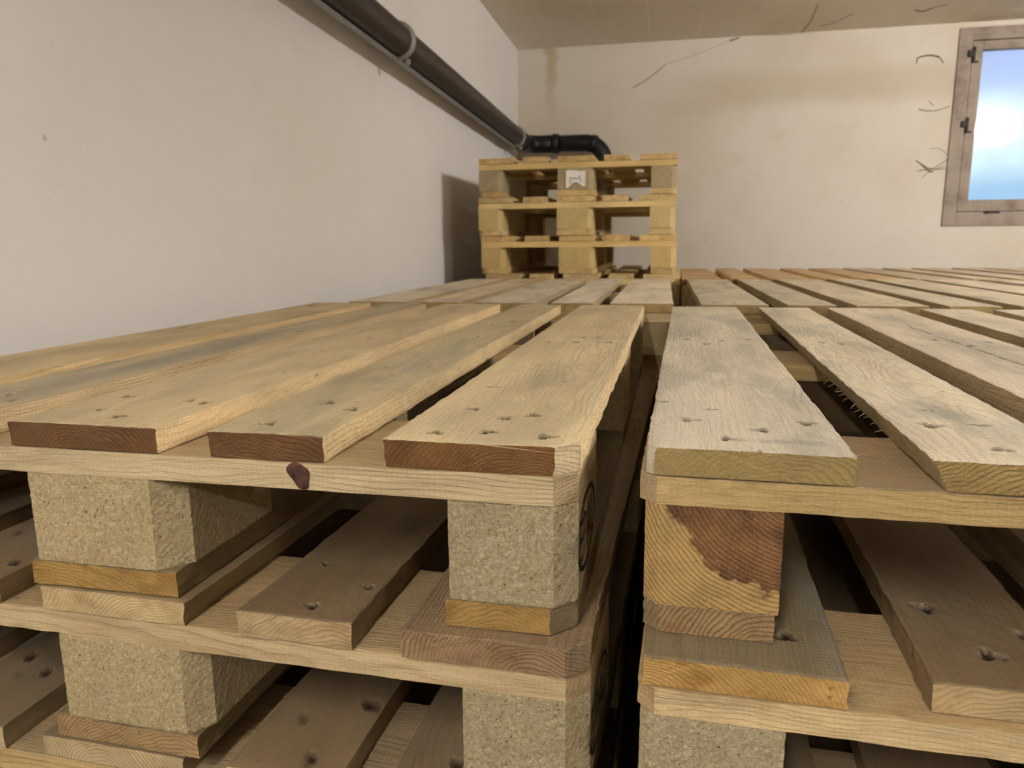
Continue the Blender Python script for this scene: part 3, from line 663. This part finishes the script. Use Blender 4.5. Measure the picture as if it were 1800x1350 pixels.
Rb = pallet((-.0103, .4845, -.148), -.0315, 'pallet second from the top of the near right stack, amber end on its outer board', GR, 22, d=2,
    tops={0: dict(u=(.003, .139), mat='amber_end', nails=[(.105, .05, 1.2)], smears=[(.03, .02, .04, .03, .5), (.14, .1, .02, .2, .5)], splint=sp_b, c=(1, 1, 1)), 1: dict(u=(.193, .292), mat='inner_shaded', v=.010, nails=[(.216, .11, 1.4), (.275, .08, 1.2), (.241, .045, 1.4)], c=(1, .97, .92)),
          2: dict(mat='inner_shaded', d=1), 3: dict(mat='inner_shaded', d=1), 4: dict(d=1, mat='inner_shaded')},
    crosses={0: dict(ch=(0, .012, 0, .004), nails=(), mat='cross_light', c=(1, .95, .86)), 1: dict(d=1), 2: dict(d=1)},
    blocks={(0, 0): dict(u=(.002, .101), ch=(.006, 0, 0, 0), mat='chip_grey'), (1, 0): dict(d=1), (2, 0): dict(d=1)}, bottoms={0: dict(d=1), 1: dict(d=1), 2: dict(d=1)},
    mats=('inner_shaded', 'inner_shaded', 'chip', 'bottom'))
pallet((-.012, .50, -.292), -.03, 'pallet third from the top of the near right stack, seen only through the gaps', GR, 23, d=1, mats=('inner_shaded', 'cross_light', 'chip', 'bottom'))
pallet((-.012, .51, -.436), -.02, 'pallet low in the near right stack, hidden in shade under the upper three', GR, 24, d=0, mats=('inner_shaded', 'cross_light', 'chip', 'bottom'))
pallet((-.012, .51, -.580), -.02, 'pallet low in the near right stack, hidden in shade under the upper three', GR, 25, d=0, bh=.074, mats=('inner_shaded', 'cross_light', 'chip', 'bottom'))

# ---- the stacks behind
def stack(x, y, rz, name, n, seed, mats, tone, zs=1.0, d_top=1, top_z=None, tops=None, shift=0):
    for k in range(n):
        sh = shift if k else 0
        z = Z0 + (-.144*k)*zs + (.72*zs-.72)
        lab = f'pallet topmost on {name}' if k == 0 else f'pallet below the top of {name}'
        pallet((x+sh, y, z), rz, lab, 'pallets of '+name.split(',')[0], seed+k, d=d_top if k == 0 else 0, mats=mats, tone=tone, zs=zs, tops=tops if k == 0 else None)
stack(-.7768, 1.7499, -.0011, 'the second stack along the left wall, pale greyish boards', 5, 40, ('top_pale', 'cross_light', 'chip', 'bottom'), (1.05, 1.04, 1.02),
      tops={0: dict(mat='top_pale', c=(.92, .9, .88)), 1: dict(mat='top_pale', c=(.95, .90, .82)), 2: {}, 3: {}, 4: {}})
stack(.0856, 1.730, -.0006, 'the second stack behind the near right one, tan boards', 5, 50, ('top_pale', 'cross_yellow', 'chip', 'bottom'), (.93, .90, .82), shift=-.028)
stack(.918, 1.728, .004, 'the second-row stack at the right edge of the photo', 5, 60, ('top_pale', 'cross_yellow', 'chip', 'bottom'), (.93, .88, .80))
stack(.0700, 2.945, -.0100, 'the back-row stack right beside the tall one, orange tinted boards', 5, 70, ('top_tan', 'cross_yellow', 'chip', 'bottom'), (.95, .82, .68), shift=-.018)
stack(.905, 2.955, -.004, 'the back-row stack below the wall left of the window', 5, 80, ('top_pale', 'cross_yellow', 'chip', 'bottom'), (.90, .82, .72))
stack(1.73, 2.96, .002, 'the back-row stack under the window', 5, 90, ('top_pale', 'cross_yellow', 'chip', 'bottom'), (.95, .90, .85))
GS = 'the tall corner stack'
SZ = 1.02
for k in range(5):
    pallet((-.7585+(0 if k else .022), 3.0626, .7344-.72-.144*SZ*k), 0, 'pallet level with its neighbours, carrying the three upper pallets in the corner' if k == 0 else 'pallet low in the tall corner stack, hidden behind the second stack', 'pallets of '+GS, 100+k, d=1 if k == 0 else 0, zs=SZ, mats=('stack', 'stack', 'chip_yellow', 'bottom'))
zz, hz = .0144, 1.085
names = ['pallet third from the top of the tall corner stack', 'pallet second from the top of the tall corner stack', 'topmost pallet of the tall corner stack, white paper note on its middle block']
offs = [(.004, .002, .0), (-.004, -.004, .004), (-.002, .003, -.004)]
tn = [(1, .95, .85), (1, 1, .98), (.99, .95, .88)]
for k in range(3):
    zz += .144*hz
    dx, dy, rz = offs[k]
    S = pallet((-.7585+dx, 3.0626+dy, zz), rz, names[k], 'pallets of '+GS, 110+k, d=1, zs=hz, tone=tn[k],
               blocks={(0, 0): dict(ch=(0, .020, 0, 0)), (1, 0): dict(ch=(0, .020, 0, 0)), (2, 0): dict(ch=(0, .020, 0, 0))} if True else None,
               mats=('stack', 'stack', 'chip_yellow' if k < 2 else 'chip_grey', 'stack'))
# paper note with an arch torn out of its lower edge
px0, px1, pz0, pz1 = .362, .440, .030, .092
pts = [(px0-.001, pz0-.002), (px0+.010, pz0)] + [(px0+.010+(px1-px0-.020)*q, pz0+.018*math.sin(math.pi*q)) for q in np.linspace(0, 1, 12)][1:-1] + [(px1-.010, pz0+.002), (px1, pz0+.004), (px1+.001, pz1-.004), (px1-.02, pz1-.005), ((px0+px1)/2, pz1-.002), (px0+.015, pz1), (px0, pz1-.001)]
n = len(pts)
pv = [(x, -.0022, z) for x, z in pts]+[(x, -.0012, z) for x, z in pts]
note = mesh_obj('paper_note', pv, [tuple(range(n)), tuple(range(n, 2*n))[::-1]]+[(i, i+n, (i+1) % n+n, (i+1) % n) for i in range(n)], MAT['paper'], S)
note['label'] = 'white paper note with faint scribble'
scr = MB()
def stroke(p, r=.0011): scr.tube([(px0+a*(px1-px0), -.0026, pz0+b*(pz1-pz0)) for a, b in p], r, 6)
stroke([(.16, .52), (.24, .58), (.32, .55), (.26, .42), (.17, .30), (.24, .22), (.30, .26)])
stroke([(.38, .45), (.44, .56), (.50, .48), (.56, .58), (.62, .47)])
stroke([(.80, .66), (.70, .62), (.66, .54), (.74, .50), (.80, .42), (.72, .34)])
scr.build('scribble', MAT['pen'], note)

# ------------------------------------------------------------------ cobwebs by the window
def web(paths, label, loc):
    m = MB(); lo = Vector(loc)
    for p, r in paths: m.tube([tuple(Vector(q)-lo) for q in p], r, 5)
    o = m.build('cobweb', MAT['web'], None, loc); tag(o, label, 'cobweb'); return o
def wp(px, py, y=YB-.006):       # a place on the back wall given by width and height in metres along it
    return (px, y, py)
rg = random.Random(3)
def arc(a, b, sag, n=8): return [(a[0]+(b[0]-a[0])*t, YB-.006, a[1]+(b[1]-a[1])*t+sag*math.sin(math.pi*t)) for t in np.linspace(0, 1, n)]
web([(arc((1.39, 1.165), (1.505, 1.165), .012), .0034), (arc((1.39, 1.165), (1.388, 1.135), 0), .0014), (arc((1.50, 1.165), (1.53, 1.13), .006), .0016)], 'dark hooked cobweb strand high on the back wall', (1.46, YB-.006, 1.16))
web([(arc((-.225, 1.08), (-.03, 1.205), -.01), .0016), (arc((-.03, 1.21), (.36, 1.33), -.012), .0008), (arc((.345, 1.318), (.40, 1.334), 0), .0035)], 'long cobweb thread slanting up the back wall to the ceiling', (.0, YB-.006, 1.2))
def cweb(segs, label):
    m = [([(x, y, ZC-.006-.01*math.sin(math.pi*q)) for q, (x, y) in zip(np.linspace(0, 1, len(p)), p)], rr) for p, rr in segs]; web(m, label, m[0][0][0])
cweb([([(.749, 4.875), (.752, 4.6), (.739, 4.36)], .0022), ([(.82, 4.77), (.88, 4.68), (.955, 4.554)], .0016)], 'dusty cobweb threads under the ceiling in front of the back wall')
cweb([([(1.262, 4.566), (1.30, 4.56), (1.344, 4.546)], .0034), ([(1.344, 4.546), (1.40, 4.50)], .0014)], 'short dark cobweb tuft under the ceiling towards the window')
web([(arc((1.42, .885), (1.585, .895), -.018), .0018), (arc((1.47, .93), (1.50, .90), 0), .0010)], 'thin cobweb strand reaching the middle of the window frame', (1.5, YB-.006, .89))
web([(arc((1.43, .60), (1.61, .555), -.03), .0016), (arc((1.44, .54), (1.60, .60), -.02), .0016), (arc((1.47, .50), (1.58, .56), .01), .0012), (arc((1.50, .66), (1.60, .62), .02), .0010), (arc((1.46, .58), (1.53, .53), -.01), .0022)], 'tangled cobweb beside the lower left of the window', (1.53, YB-.006, .57))
